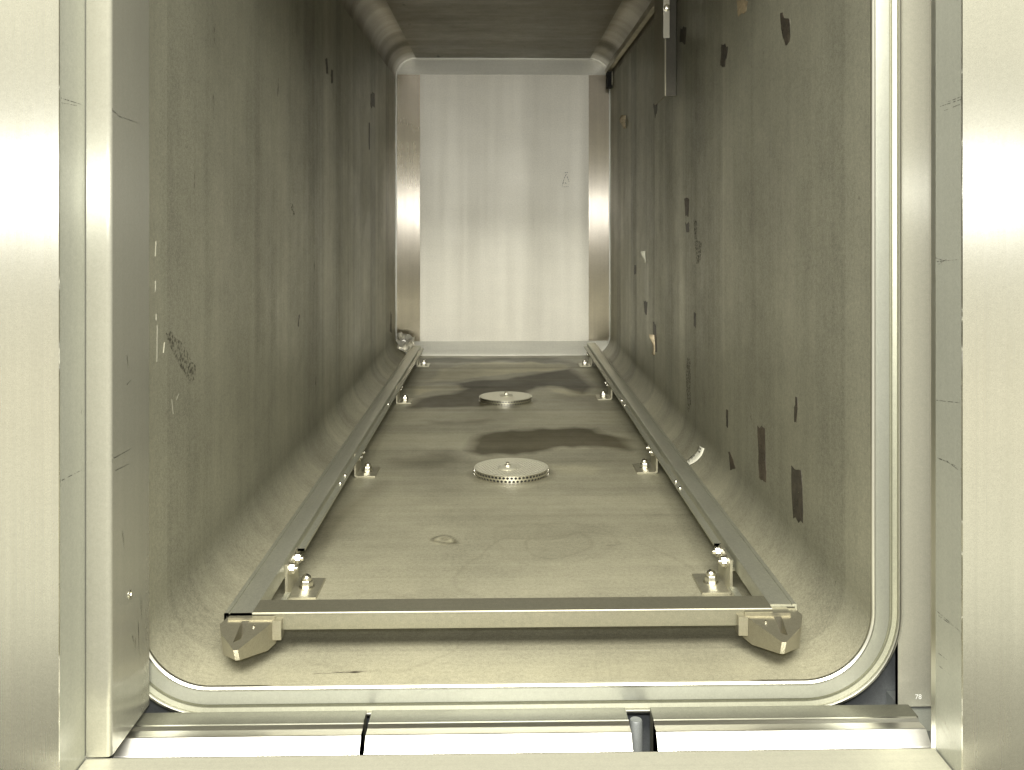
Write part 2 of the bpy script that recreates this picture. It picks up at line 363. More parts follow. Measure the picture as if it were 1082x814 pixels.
for k, poly in enumerate(DRY): dry = np.maximum(dry, inside_soft(fx, fy, poly, .02) * (.8, .7, .6, .35)[k])
# faint rings of dried drops and tide lines
for cx_, cy_, r_, a_ in ((-.0752, 1.297, .015, .95), (-.0752, 1.297, .004, .7), (.0746, 1.2825, .045, .2), (.070, 1.29, .085, .12), (.09, 1.18, .14, .22), (-.12, 1.02, .09, .2)):
    dd = np.abs(np.hypot(fx - cx_, (fy - cy_)) - r_); wet = np.maximum(wet, a_ * np.clip(1 - dd / .0045, 0, 1))
dd = np.abs(np.hypot(GX.ravel() + .0752, GY.ravel() - 1.297) - .010); dry = np.maximum(dry, .5 * np.clip(1 - dd / .004, 0, 1))
for cx_, cy_ in ((.0175, 1.636), (.0123, 2.30)):       # darker ring on the floor round each strainer
    dd = np.hypot(GX.ravel() - cx_, GY.ravel() - cy_); wet = np.maximum(wet, .55 * np.clip(1 - np.abs(dd - .064) / .012, 0, 1))
wet = np.clip(wet + np.clip(big - .12, 0, 1) * .7, 0, 1); dry = np.clip(dry + np.clip(-big - .2, 0, 1) * .5, 0, 1)
verts = [(a, b, 0) for a, b in zip(GX.ravel(), GY.ravel())]
faces = [(j*(nx+1)+i, j*(nx+1)+i+1, (j+1)*(nx+1)+i+1, (j+1)*(nx+1)+i) for j in range(ny) for i in range(nx)]
fl = obj('floor_plate', verts, faces, M_floor, chamber, org=world_loc(chamber), smooth=True)
ca = fl.data.color_attributes.new('marks', 'FLOAT_COLOR', 'POINT')
buf = np.ones((fx.size, 4), dtype=np.float32); buf[:, 0] = wet; buf[:, 1] = dry; buf[:, 2] = 0
ca.data.foreach_set('color', buf.ravel())

# flange ring at the mouth: profile (offset from the inner edge, depth)
def ring(name, prof, m, parent, n=NA, smooth_angle=35, x0=XL, x1=XR, z0=0.0, z1=ZT, r=RAD):
    bm = bmesh.new(); rings = []
    for off, y in prof:
        rings.append([bm.verts.new((p[0], y, p[1])) for p, _ in rrect(off, n, x0=x0, x1=x1, z0=z0, z1=z1, r=r)])
    k = len(rings[0])
    for a_, b_ in zip(rings, rings[1:]):
        for i in range(k): bm.faces.new((a_[i], a_[(i+1) % k], b_[(i+1) % k], b_[i]))
    return bmobj(name, bm, m, parent, org=world_loc(parent) if parent else (0,0,0), smooth_angle=smooth_angle)
NF = 20
ring('flange_lip', [(-.0005, .8992), (-.0005, .8962), (.0004, .8952), (.0012, .8946), (.0024, .8950)], M_edge, chamber, NF)
ring('flange_face', [(.0024, .8950), (.0028, .8966), (.0085, .8962), (.0150, .8958), (.0152, .9000)], M_flange, chamber, NF)
ring('flange_groove', [(.0152, .9000), (.0186, .9000), (.0190, .8978), (.0226, .8966)], M_groove, chamber, NF)
ring('flange_rim', [(.0226, .8966), (.0232, .8945), (.0240, .8936), (.0256, .8938), (.0268, .8952), (.0272, .9000), (.0272, .960)], M_edge, chamber, NF)

# thin residue marks on the walls
def outline(poly, jit, sub=4):
    out = []
    n = len(poly)
    for i in range(n):
        a = Vector(poly[i]); b = Vector(poly[(i+1) % n])
        L_ = (b - a).length
        for s in range(sub):
            p = a.lerp(b, s / sub)
            if s: p += Vector((random.uniform(-1, 1), random.uniform(-1, 1))) * min(jit, L_ * .12)
            out.append(p)
    return out
def wall_mark(name, poly, x, side, m, parent, thick=.0004, jit=.004):
    pts = outline(poly, jit)
    ccw = sum(pts[i].x * pts[(i+1) % len(pts)].y - pts[(i+1) % len(pts)].x * pts[i].y for i in range(len(pts)))
    if ccw < 0: pts = pts[::-1]
    def wx_(z):       # follow the curve low on the wall
        if z < RAD: return RAD - math.sqrt(max(RAD*RAD - (RAD - max(z, 0))**2, 0))
        return 0
    bm = bmesh.new()
    a = [bm.verts.new((x + side * (thick + wx_(p.y)), p.x, p.y)) for p in pts]
    b = [bm.verts.new((x + side * (wx_(p.y) + .00005), p.x, p.y)) for p in pts]
    n = len(pts); bm.faces.new(a)
    for i in range(n): bm.faces.new((a[i], b[i], b[(i+1) % n], a[(i+1) % n]))
    bmesh.ops.triangulate(bm, faces=[f for f in bm.faces if len(f.verts) > 4])
    return bmobj(name, bm, m, parent, org=world_loc(parent))
for k, poly in RIGHT:
    if k[0] == 'w':
        continue
    m = {'a': M_residue, 'b': M_brown, 'c': M_brown, 'i': M_tan, 'j': M_brown, 'l': M_thin, 'm': M_thin, 'q': M_thin}.get(k, M_residue)
    wall_mark('residue_mark', poly, XR, -1, m, chamber, jit=.003)
for k, poly in LEFT:
    wall_mark('residue_mark', poly, XL, 1, M_thin if k in 'eg' else M_residue, chamber, jit=.004)
# light scratches on the left wall near the mouth
for y_, z_, h_, t_ in ((.935, .385, .014, .1), (.935, .352, .010, 0), (.937, .325, .006, 0), (.939, .286, .034, .02), (.957, .292, .010, .3), (.985, .228, .016, -.3), (.995, .24, .008, .9),
                       (2.45, .50, .006, 1.2), (2.30, .20, .05, 1.1), (2.62, .24, .05, .9), (2.7, .43, .006, 0)):
    bm = bmesh.new(); wd = .0009 if y_ < 2 else .0014
    dy, dz = math.sin(t_) * h_, math.cos(t_) * h_
    q = [(y_ - wd, z_), (y_ + wd, z_), (y_ + wd + dy, z_ + dz), (y_ - wd*.4 + dy, z_ + dz)]
    f = [bm.verts.new((XL + .0004, a, b)) for a, b in q]; g_ = [bm.verts.new((XL + .00005, a, b)) for a, b in q]
    bm.faces.new(f)
    for i in range(4): bm.faces.new((f[i], g_[i], g_[(i+1) % 4], f[(i+1) % 4]))
    bmobj('scratch', bm, M_scratch, chamber, org=world_loc(chamber))
# peeling flakes of old labels, curled off the right wall
def flake(yc, z0, z1, out, m, label, phase=0.0):
    bm = bmesh.new(); n = 9; A = []
    for i in range(n + 1):
        t = i / n; row = []
        for s_i in range(4):
            f = s_i / 3
            wd = out * (.75 + .25 * math.sin(5 * t + phase)) * (1 if t < .6 else 1 - .6 * (t - .6))
            row.append(bm.verts.new((XR - .0008 - wd * f - .003 * math.sin(3 * t + phase) * f, yc + .006 * math.sin(4 * t + phase + f) - .012 * (1 - f), z1 + (z0 - z1) * t)))
        A.append(row)
    for a_, b_ in zip(A, A[1:]):
        for k in range(3): bm.faces.new((a_[k], a_[k+1], b_[k+1], b_[k]))
    o = bmobj('label_flake', bm, m, None, org=(XR - .006, yc, z0), smooth_angle=60)
    so = o.modifiers.new('s', 'SOLIDIFY'); so.thickness = .0006
    tag(o, label, 'paper scrap')
rd = dict(RIGHT)
M_card = plain('tan_card', (.52, .44, .30), .6, 0, .35, 200)
flake(2.68, .664, .701, .013, M_card, 'tan curled scrap stuck high on the right wall near the end door')
flake(2.32, .318, .345, .006, M_paper, 'small white curled flake alone at mid height on the right wall', 1.0)
flake(2.18, .122, .166, .009, M_card, 'pale peeling flake low on the right wall above the far part of the rail', 2.0)

# ------------------------------------------------------------------ end door
door = empty('end_door', (.008, Y1, 0))
tag(door, 'pale satin steel door closing the far end of the chamber, with brushed border strips', 'door')
iL, iR, iT, iB = -.2508, .2725, .866, .0440
bm = box_bm(iL, iR, Y1 + .0010, Y1 + .012, iB, iT, 0); bmobj('door_panel', bm, M_door, door, org=world_loc(door))
def strip(x0, x1, z0, z1, m, dy=0):
    bmobj('border_strip', box_bm(x0, x1, Y1 - .001 - dy, Y1 + .010, z0, z1, .0008, 1), m, door, org=world_loc(door))
strip(XL - .01, iL, iB, iT, M_dstrip); strip(iR, XR + .01, iB, iT, M_dstrip)
M_dh = metal('door_cross_strip', (.74, .73, .65), .40, .6, .5, (1,0,0), streak=[((3, 1, 60), .10), ((9, 1, 1), .08)], grain=.06)
strip(XL - .01, XR + .01, iT, ZT + .01, M_dh, .0005); strip(XL - .01, XR + .01, -.01, iB, M_dh, .0005)
bm = box_bm(iL, iL + .0025, Y1 - .0014, Y1 + .004, iB, iT, 0); bmobj('seam_bead', bm, M_dstrip, door, org=world_loc(door))
# bright rim of the far mouth: part of the chamber
ring('far_rim', [(.003, Y1 - .0100), (-.0026, Y1 - .0100), (-.0034, Y1 - .0094), (-.0034, Y1 - .0030)], M_edge, chamber, NF)

# scribbled mark on the door
bm = bmesh.new()
for (a, b, c_, d_) in ((.195, .563, .208, .565), (.197, .548, .203, .559), (.203, .559, .212, .535), (.190, .520, .197, .548), (.190, .520, .211, .521), (.199, .533, .206, .529)):
    dx, dz = c_ - a, d_ - b; l = math.hypot(dx, dz); nx_, nz_ = -dz / l * .0008, dx / l * .0008
    add = [(a-nx_, b-nz_), (a+nx_, b+nz_), (c_+nx_, d_+nz_), (c_-nx_, d_-nz_)]
    bm.faces.new([bm.verts.new((u, Y1 + .0006, v)) for u, v in add])
bmobj('pencil_mark', bm, M_scuff, door, org=world_loc(door))

# ------------------------------------------------------------------ front frame: panels, returns, lintel, sill
def front_panel(x_edge, side, label):
    root = empty('frame_panel', (x_edge, .757, -.45)); tag(root, label, 'steel panel', 'wide bright panels at the sides of the opening')
    xo = x_edge + side * .32
    a, b = sorted((x_edge, xo))
    bm = bmesh.new(); add_box(bm, a, b, .757, .759, -.45, 1.35)
    bev(bm, .0009, 2)
    bmobj('panel_face', bm, M_panel, root, org=world_loc(root))
    a, b = sorted((x_edge + side * .0006, x_edge + side * .003))
    rt = bmobj('return_edge', box_bm(a, b, .7592, .806 if side > 0 else .86, -.45, 1.35, .0003, 1), M_return, root, org=world_loc(root))
    return root, rt
fpL, rtL = front_panel(-.3331, -1, 'wide bright brushed steel panel at the left edge of the opening')
fpR, rtR = front_panel(.3556, 1, 'wide bright brushed steel panel at the right edge of the opening')
bmobj('frame_corner', box_bm(.3556 + .0008, .3556 + .004, .8062, .815, -.45, 1.35, .0004, 1), M_edge, fpR, org=world_loc(fpR))

# scuffs on the returns
def scuff(parent, x, side, segs, m=M_scuff, wd=.00045):
    for (y0, z0, y1, z1) in segs:
        bm = bmesh.new()
        dy, dz = y1-y0, z1-z0; l = math.hypot(dy, dz); ny_, nz_ = -dz/l*wd, dy/l*wd
        bm.faces.new([bm.verts.new((x - side * .0002, a, b)) for a, b in ((y0-ny_, z0-nz_), (y0+ny_, z0+nz_), (y1+ny_*.3, z1+nz_*.3), (y1-ny_*.3, z1-nz_*.3))])
        bmobj('scuff_mark', bm, m, parent, org=world_loc(parent))
def rz(py, Y): return EYE - (py - 232) * Y / 1050
R_ = lambda a, b, c, d: (a, rz(b, a), c, rz(d, c))
scuff(fpR, .3562, 1, [R_(.760, 98, .760, 112), R_(.761, 101, .785, 107), R_(.761, 104, .80, 112), R_(.762, 109, .79, 116), R_(.806, 273, .79, 276), R_(.804, 277, .765, 275), R_(.80, 280, .785, 274),
     R_(.804, 425, .76, 428), R_(.805, 486, .785, 490), R_(.785, 490, .762, 501), R_(.80, 487, .77, 495), R_(.761, 492, .760, 505),
     R_(.805, 649, .762, 672), R_(.800, 655, .770, 668), R_(.761, 672, .760, 682), R_(.80, 695, .785, 702), R_(.80, 708, .78, 718), R_(.762, 764, .7605, 770)])
scuff(fpR, .3562, 1, [R_(.80, 770, .775, 795), R_(.79, 768, .765, 800), R_(.80, 762, .782, 775), R_(.775, 775, .765, 790)], M_scratch, .0004)
scuff(fpL, -.3337, -1, [R_(.760, 102, .760, 116), R_(.762, 105, .80, 112), R_(.762, 110, .79, 113), R_(.7605, 500, .7605, 512), R_(.763, 505, .80, 494), R_(.80, 430, .798, 436)])

# sill along the bottom of the opening, and the lintel over it
sill = bmobj('opening_sill', box_bm(-.3325, .3550, .70, .806, -.10, -.0138, .0012, 2), M_sill, None, org=(.008, .75, -.10))
tag(sill, 'narrow brushed steel sill along the bottom edge of the picture', 'sill')
lin = bmobj('opening_lintel', box_bm(-.70, .72, .7605, .90, 1.00, 1.12, .0015, 2), M_return, None, org=(.008, .8, 1.0))
tag(lin, 'steel lintel over the opening, above the picture', 'lintel')

# door guide post on the left
post = empty('guide_post', (-.3235, .84, -.0127))
tag(post, 'square steel post standing between the left panel and the chamber mouth', 'post')
bm = bmesh.new(); add_box(bm, -.3334 + .0006, -.3130, .806, .893, -.0127, 1.0)
es = [e for e in bm.edges if all(abs(v.co.x + .3130) < 1e-5 and abs(v.co.y - .806) < 1e-5 for v in e.verts)]
bev(bm, .0042, 6, edges=es)
bmobj('post_body', bm, M_post, post, org=world_loc(post), smooth_angle=40)
bm = bmesh.new(); lathe_bm(bm, (-.3130, .846, .1031), [(.0036, -.001), (.0036, .0006), (.0030, .0010), (.0018, .0010), (.0012, -.0006)], 'x', 20)
bmobj('screw', bm, M_bolt, post, org=world_loc(post), smooth_angle=40)
scuff(post, -.3132, -1, [R_(.809, 115, .808, 126), R_(.810, 118, .822, 124), R_(.822, 124, .866, 131), R_(.809, 478, .809, 488), R_(.812, 482, .85, 472), R_(.815, 495, .845, 488), R_(.84, 405, .85, 400)])
scuff(post, -.3132, -1, [R_(.866, 655, .868, 690), R_(.872, 630, .874, 650), R_(.852, 668, .856, 676), R_(.86, 672, .858, 682), R_(.83, 560, .834, 575), R_(.84, 375, .843, 388)], M_scratch, .0005)

# brushed plate on the right, with the painted number
plate = empty('guide_plate', (.40, .90, -.026))
tag(plate, 'narrow numbered upright plate between the flange and the right panel', 'plate')
bmobj('plate_body', box_bm(.3630, .46, .9002, .906, -.026, 1.0, .0006, 2), M_plate, plate, org=world_loc(plate))
cu = bpy.data.curves.new('number', 'FONT'); cu.body = '78'; cu.size = .0062; cu.align_x = 'CENTER'; cu.align_y = 'CENTER'; cu.extrude = .00008
cu.materials.append(M_white)
tmp = bpy.data.objects.new('number_text', cu); COL.objects.link(tmp)
tm = bpy.data.meshes.new_from_object(tmp.evaluated_get(bpy.context.evaluated_depsgraph_get())); bpy.data.objects.remove(tmp)
t = bpy.data.objects.new('painted_number', tm); COL.objects.link(t); t.parent = plate
t.location = Vector((.3818, .9000, -.0172)) - world_loc(plate); t.rotation_euler = (math.radians(90), 0, 0)

# backing behind the flange
bm = bmesh.new()
bk = obj('machine_backing', [(-.6, .95, -.4), (.8, .95, -.4), (.8, .95, -.02), (-.6, .95, -.02)], [(0, 1, 2, 3)], M_back, None, org=(.008, .95, -.4))
bpy.data.objects.remove(bk)
bm.free()
bm = bmesh.new()
outer = [(-.75, -.45), (.80, -.45), (.80, 1.35), (-.75, 1.35)]
ringp = [p for p, _ in rrect(.026, NF)]
# a plate with a rounded opening: bridge the ring to four corner zones
cen = (.008, .45)
ov = []
for (x, z) in ringp:
    dx, dz = x - cen[0], z - cen[1]
    k = min((( .80 - cen[0]) / dx) if dx > 0 else ((-.75 - cen[0]) / dx) if dx < 0 else 1e9, ((1.35 - cen[1]) / dz) if dz > 0 else ((-.45 - cen[1]) / dz) if dz < 0 else 1e9)
    ov.append((cen[0] + dx * k, cen[1] + dz * k))
def lay(y): return [bm.verts.new((x, y, z)) for x, z in ringp], [bm.verts.new((x, y, z)) for x, z in ov]
i0, o0 = lay(.935); i1, o1 = lay(.945); n_ = len(i0)
for i in range(n_):
    j = (i + 1) % n_
    bm.faces.new((i0[i], i0[j], o0[j], o0[i])); bm.faces.new((i1[i], o1[i], o1[j], i1[j]))
    bm.faces.new((o0[i], o0[j], o1[j], o1[i])); bm.faces.new((i0[i], i1[i], i1[j], i0[j]))
tag(bmobj('machine_backing', bm, M_back, None, org=(.008, .94, -.45)), 'blue grey steel backing plate behind the flange corner', 'backing plate')
sp = bmobj('corner_block', box_bm(.3655, .46, .86, .934, -.10, -.0275, .001, 1), metal('pale_block', (.45,.47,.45), .4, .8, 0, grain=.08), None, org=(.41, .89, -.10))
tag(sp, 'pale blue grey block under the numbered plate at the lower right', 'block')
gut = bmobj('guide_channel', box_bm(-.34, .37, .8065, .934, -.102, -.092, 0), M_back, None, org=(.008, .87, -.102))
tag(gut, 'dark trough under the three bright guide bars', 'channel')

# guide bars along the bottom: stepped profile (Y, Z)
bar_prof = [(.8395, -.070), (.8395, -.0312), (.8400, -.0305), (.8498, -.0206), (.8506, -.0202), (.8608, -.0202), (.8640, -.0186), (.8648, -.0183), (.8670, -.0183), (.8670, -.070)]
M_rear = metal('dark_reflection_flange', (.13, .13, .10), .5, .5, 0, grain=.12, blotch=.2)  # dark base colour stands in for the flange underside mirrored in this step
def bar(x0, x1, label, skew=0.0, curved=False):
    bm = bmesh.new(); n = len(bar_prof); rings = []
    for x, s in ((x0, 0), (x1, 1)):
        rg = []
        for (yy, zz) in bar_prof:
            t_ = (.888 - yy) / .0485
            off = skew * (1 - t_) if s == 1 else 0
            rg.append(bm.verts.new((x - off, yy, zz)))
        rings.append(rg)
    for i in range(n): bm.faces.new((rings[0][i], rings[0][(i+1) % n], rings[1][(i+1) % n], rings[1][i]))
    bm.faces.new(rings[0][::-1]); bm.faces.new(rings[1])
    bev(bm, .0004, 1, 20)
    o = bmobj('guide_bar', bm, M_bar, None, org=((x0+x1)/2, .86, -.07))
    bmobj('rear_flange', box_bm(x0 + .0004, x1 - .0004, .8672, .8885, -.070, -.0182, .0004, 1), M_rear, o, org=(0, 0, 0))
    tag(o, label, 'guide bar', 'bright stepped bars below the chamber mouth')
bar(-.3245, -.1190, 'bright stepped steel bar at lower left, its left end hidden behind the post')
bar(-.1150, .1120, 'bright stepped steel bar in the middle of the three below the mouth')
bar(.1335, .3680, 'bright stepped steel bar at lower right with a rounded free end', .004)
rod = bmesh.new(); lathe_bm(rod, (.1190, .872, -.09), [(.0058, 0), (.0058, .068), (.0050, .0695)], 'z', 20)
tag(bmobj('guide_rod', rod, M_back, None, org=(.119, .872, -.09), smooth_angle=40), 'dark grey upright rod in the gap between the middle and right bars', 'rod')

# ------------------------------------------------------------------ rail frame on the floor
ZR = .0436
frame = empty('rail_frame', (.013, .955, 0))
tag(frame, 'low rail frame on the chamber floor, two rails, front crossbar and pointed feet', 'rail frame')
FO = world_loc(frame)
def rail(xo, s, y0, y1):     # xo = outer face, s = +1 when the inside lies towards +x
    X = lambda d: xo + s * d
    prof = [(0, .020), (0, ZR - .0012), (.0004, ZR - .0002), (.0016, ZR), (.0042, ZR), (.0046, ZR - .0012), (.0056, ZR - .0012), (.0060, ZR - .0001), (.0256, ZR - .0001), (.0264, ZR - .0006),
            (.0267, ZR - .0014), (.0267, .026), (.0249, .026), (.0249, ZR - .0026), (.0020, ZR - .0026), (.0020, .020)]
    bm = extrude_bm([(X(d), z) for d, z in prof], 'y', y0, y1, 0, cuts=0)
    return bmobj('side_rail', bm, M_rail, frame, org=FO, smooth_angle=40)
rail(-.2640, 1, .9550, 2.965); rail(.2895, -1, .9650, 3.020)
# crossbar: top flange with a front face
cp = [(.9550, ZR - .0022), (.9550, ZR - .0010), (.9556, ZR - .0002), (.9870, ZR - .0002), (.9874, ZR - .0010), (.9874, ZR - .0024), (.9552, ZR - .0024)]
cb = bmobj('cross_bar', extrude_bm(cp, 'x', -.2372, .2627, 0), M_cross, frame, org=FO, smooth_angle=40)
bmobj('bar_face', box_bm(-.2165, .2360, .9554, .9574, ZR - .0165, ZR - .0023, .0003, 1), M_cross, cb, org=FO)
# lower inner ledge strips with screws
def ledge(x0, x1, y0, y1, z):
    bmobj('ledge_strip', box_bm(x0, x1, y0, y1, z - .003, z, .0004, 1), M_rail, frame, org=FO)
ledge(-.2338, -.2258, 1.151, 2.93, .0400); ledge(.2497, .2580, 1.158, 2.98, .0400)
ledge(-.2330, -.2268, 1.000, 1.080, .0160); ledge(.2510, .2585, 1.000, 1.085, .0160)
def screw_at(x, y, z, r=.0036):
    bm = bmesh.new(); lathe_bm(bm, (x, y, z), [(r, 0), (r, .0012), (r*.8, .0026), (r*.3, .0032)], 'z', 16)
    bmobj('screw', bm, M_bolt, frame, org=FO, smooth_angle=50)
for x, y in ((.2530, 1.430), (.2530, 1.395), (-.2300, 1.475), (-.2300, 1.430), (-.2300, 2.04), (.2530, 2.02), (.2530, 2.07)): screw_at(x, y, .0401, .0030)
for x in (-.2300, .2545): screw_at(x, 1.03, .0161)
# guide feet
def foot(plan, slot, s, z0=.0354):
    root = None
    fb = bmesh.new()
    n = len(plan)
    def drop(p):      # skirt depth grows away from the tip
        return .0105 + .0125 * max(0, min(1, (p[1] - .900) / .035))
    tops = []
    for p in plan:
        tops.append(.0400 - .0085 * max(0, min(1, (.962 - p[1]) / .064)))
    a = [fb.verts.new((p[0], p[1], t_)) for p, t_ in zip(plan, tops)]
    b = [fb.verts.new((p[0] + s * .001, p[1] + .003, t_ - drop(p))) for p, t_ in zip(plan, tops)]
    fb.faces.new(a)
    fb.faces.new(b[::-1])
    for i in range(n): fb.faces.new((a[i], b[i], b[(i+1) % n], a[(i+1) % n]))
    bev(fb, .0022, 3, 25)
    root = bmobj('guide_foot', fb, M_foot, frame, org=FO, smooth_angle=30)
    cut = bmesh.new()
    lo = [cut.verts.new((x, y, z0 - .016)) for x, y in slot]; hi = [cut.verts.new((x, y, z0 + .010)) for x, y in slot]
    cut.faces.new(lo[::-1]); cut.faces.new(hi)
    k = len(slot)
    for i in range(k): cut.faces.new((lo[i], lo[(i+1) % k], hi[(i+1) % k], hi[i]))
    c = bmobj('slot_cutter', cut, M_foot, None)
    md = root.modifiers.new('b', 'BOOLEAN'); md.operation = 'DIFFERENCE'; md.object = c; md.solver = 'EXACT'
    dg = bpy.context.evaluated_depsgraph_get(); dg.update()
    me = bpy.data.meshes.new_from_object(root.evaluated_get(dg)); root.modifiers.clear(); root.data = me
    bpy.data.objects.remove(c)
    # raised tabs where the foot slides into the rail end, stepped block on the inner side
    ci = plan[1] if s > 0 else plan[0]
    bm = bmesh.new()
    x_in = max(p[0] for p in plan) if s > 0 else min(p[0] for p in plan)
    x_o = x_in - s * .044
    aa, bb = sorted((x_o, x_in)); add_box(bm, aa, bb, .9505, .975, .026, .0408)
    bev(bm, .0012, 2)
    bmobj('foot_shoulder', bm, M_foot, root, org=FO, smooth_angle=30)
    bm = bmesh.new(); aa, bb = sorted((x_in - s * .002, x_in + s * .007)); add_box(bm, aa, bb, .9470, .962, .0205, .0385); bev(bm, .0018, 2)
    bmobj('foot_step', bm, M_foot, root, org=FO, smooth_angle=30)
    bm = bmesh.new(); lathe_bm(bm, (x_in - s * .017, .939, .0369), [(.0016, -.001), (.0016, .0012), (.0008, .0018)], 'z', 12)
    bmobj('pin', bm, M_bolt, root, org=FO, smooth_angle=50)
pl = [(-.2608, .9740), (-.2190, .9740), (-.2150, .9500), (-.2200, .9370), (-.2365, .9000), (-.2405, .8998), (-.2590, .9270), (-.2650, .9440), (-.2612, .9540)]
foot(pl, [(-.2455, .9490), (-.2385, .9490), (-.2385, .9180), (-.2440, .9120)], 1)
prr = [(.2862, .9760), (.2390, .9760), (.2350, .9520), (.2405, .9390), (.2575, .9042), (.2615, .9040), (.2830, .9300), (.2905, .9500), (.2868, .9630)]
foot(prr[::-1], [(.2700, .9500), (.2625, .9500), (.2610, .9200), (.2660, .9150)], -1)

# brackets: L plate, two hex bolts through the upright, one acorn nut; built at the left, copied along both rails
def hex_bm(bm, c, r, h, axis):
    lathe_bm(bm, c, [(r, 0), (r, h * .8), (r * .86, h)], axis, 6)
def make_bracket():
    t = .0028; Lg = .060; wdt = .034; hgt = .039
    pts = []
    prof = [(wdt, 0.0004), (wdt, t), (t + .003, t), (t + .0009, t + .0009), (t, t + .003), (t, hgt), (0, hgt), (0, .004), (.0012, .0014), (.004, .0004)]
    bm = extrude_bm(prof, 'y', 0, Lg, .0003, 1)
    b = bmobj('bracket', bm, M_brk, frame, smooth_angle=40)
    ex = []
    bm = bmesh.new(); lathe_bm(bm, (.018, .030, t), [(.0088, 0), (.0088, .0014), (.0060, .0016)], 'z', 24)
    hex_bm(bm, (.018, .030, t + .0012), .0072, .0075, 'z')
    r = .0056
    lathe_bm(bm, (.018, .030, t + .0080), [(r, 0), (r, .002)] + [(r * math.cos(a), .002 + r * math.sin(a)) for a in (.3, .6, .9, 1.2, 1.45)], 'z', 20)
    ex.append(bmobj('acorn_nut', bm, M_bolt, b, smooth_angle=35))
    for yy, zz in ((.010, .0315), (.042, .0315)):
        bm = bmesh.new(); lathe_bm(bm, (t, yy, zz), [(.0072, 0), (.0072, .0012), (.006, .0014)], 'x', 20)
        hex_bm(bm, (t + .0012, yy, zz), .0058, .0052, 'x')
        lathe_bm(bm, (t + .006, yy, zz), [(.0028, 0), (.0028, .0030), (.0018, .0036)], 'x', 14)
        ex.append(bmobj('hex_bolt', bm, M_bolt, b, smooth_angle=35))
    # stub of the bolt and spacer on the rail side
    bm = box_bm(-.010, 0, .004, .046, .022, .034, .0008, 1)
    ex.append(bmobj('spacer', bm, M_rail, b))
    return b, ex
def place(o, x, y, ang):
    o.location = Vector((x, y, 0)) - FO; o.rotation_euler = (0, 0, ang)
bproto, bex = make_bracket()
for o in bex: o.location = (0, 0, 0)
spots = [(-.2375, y, 0) for y in (1.100, 1.618, 2.262, 2.826)] + [(.2590, y + .060, math.pi) for y in (1.104, 1.632, 2.300, 2.818)]
for k, (x, y, a) in enumerate(spots):
    if k == 0: o = bproto
    else:
        o = bproto.copy(); COL.objects.link(o); o.parent = frame
        for c in bex:
            d = c.copy(); COL.objects.link(d); d.parent = o
    place(o, x, y, a)

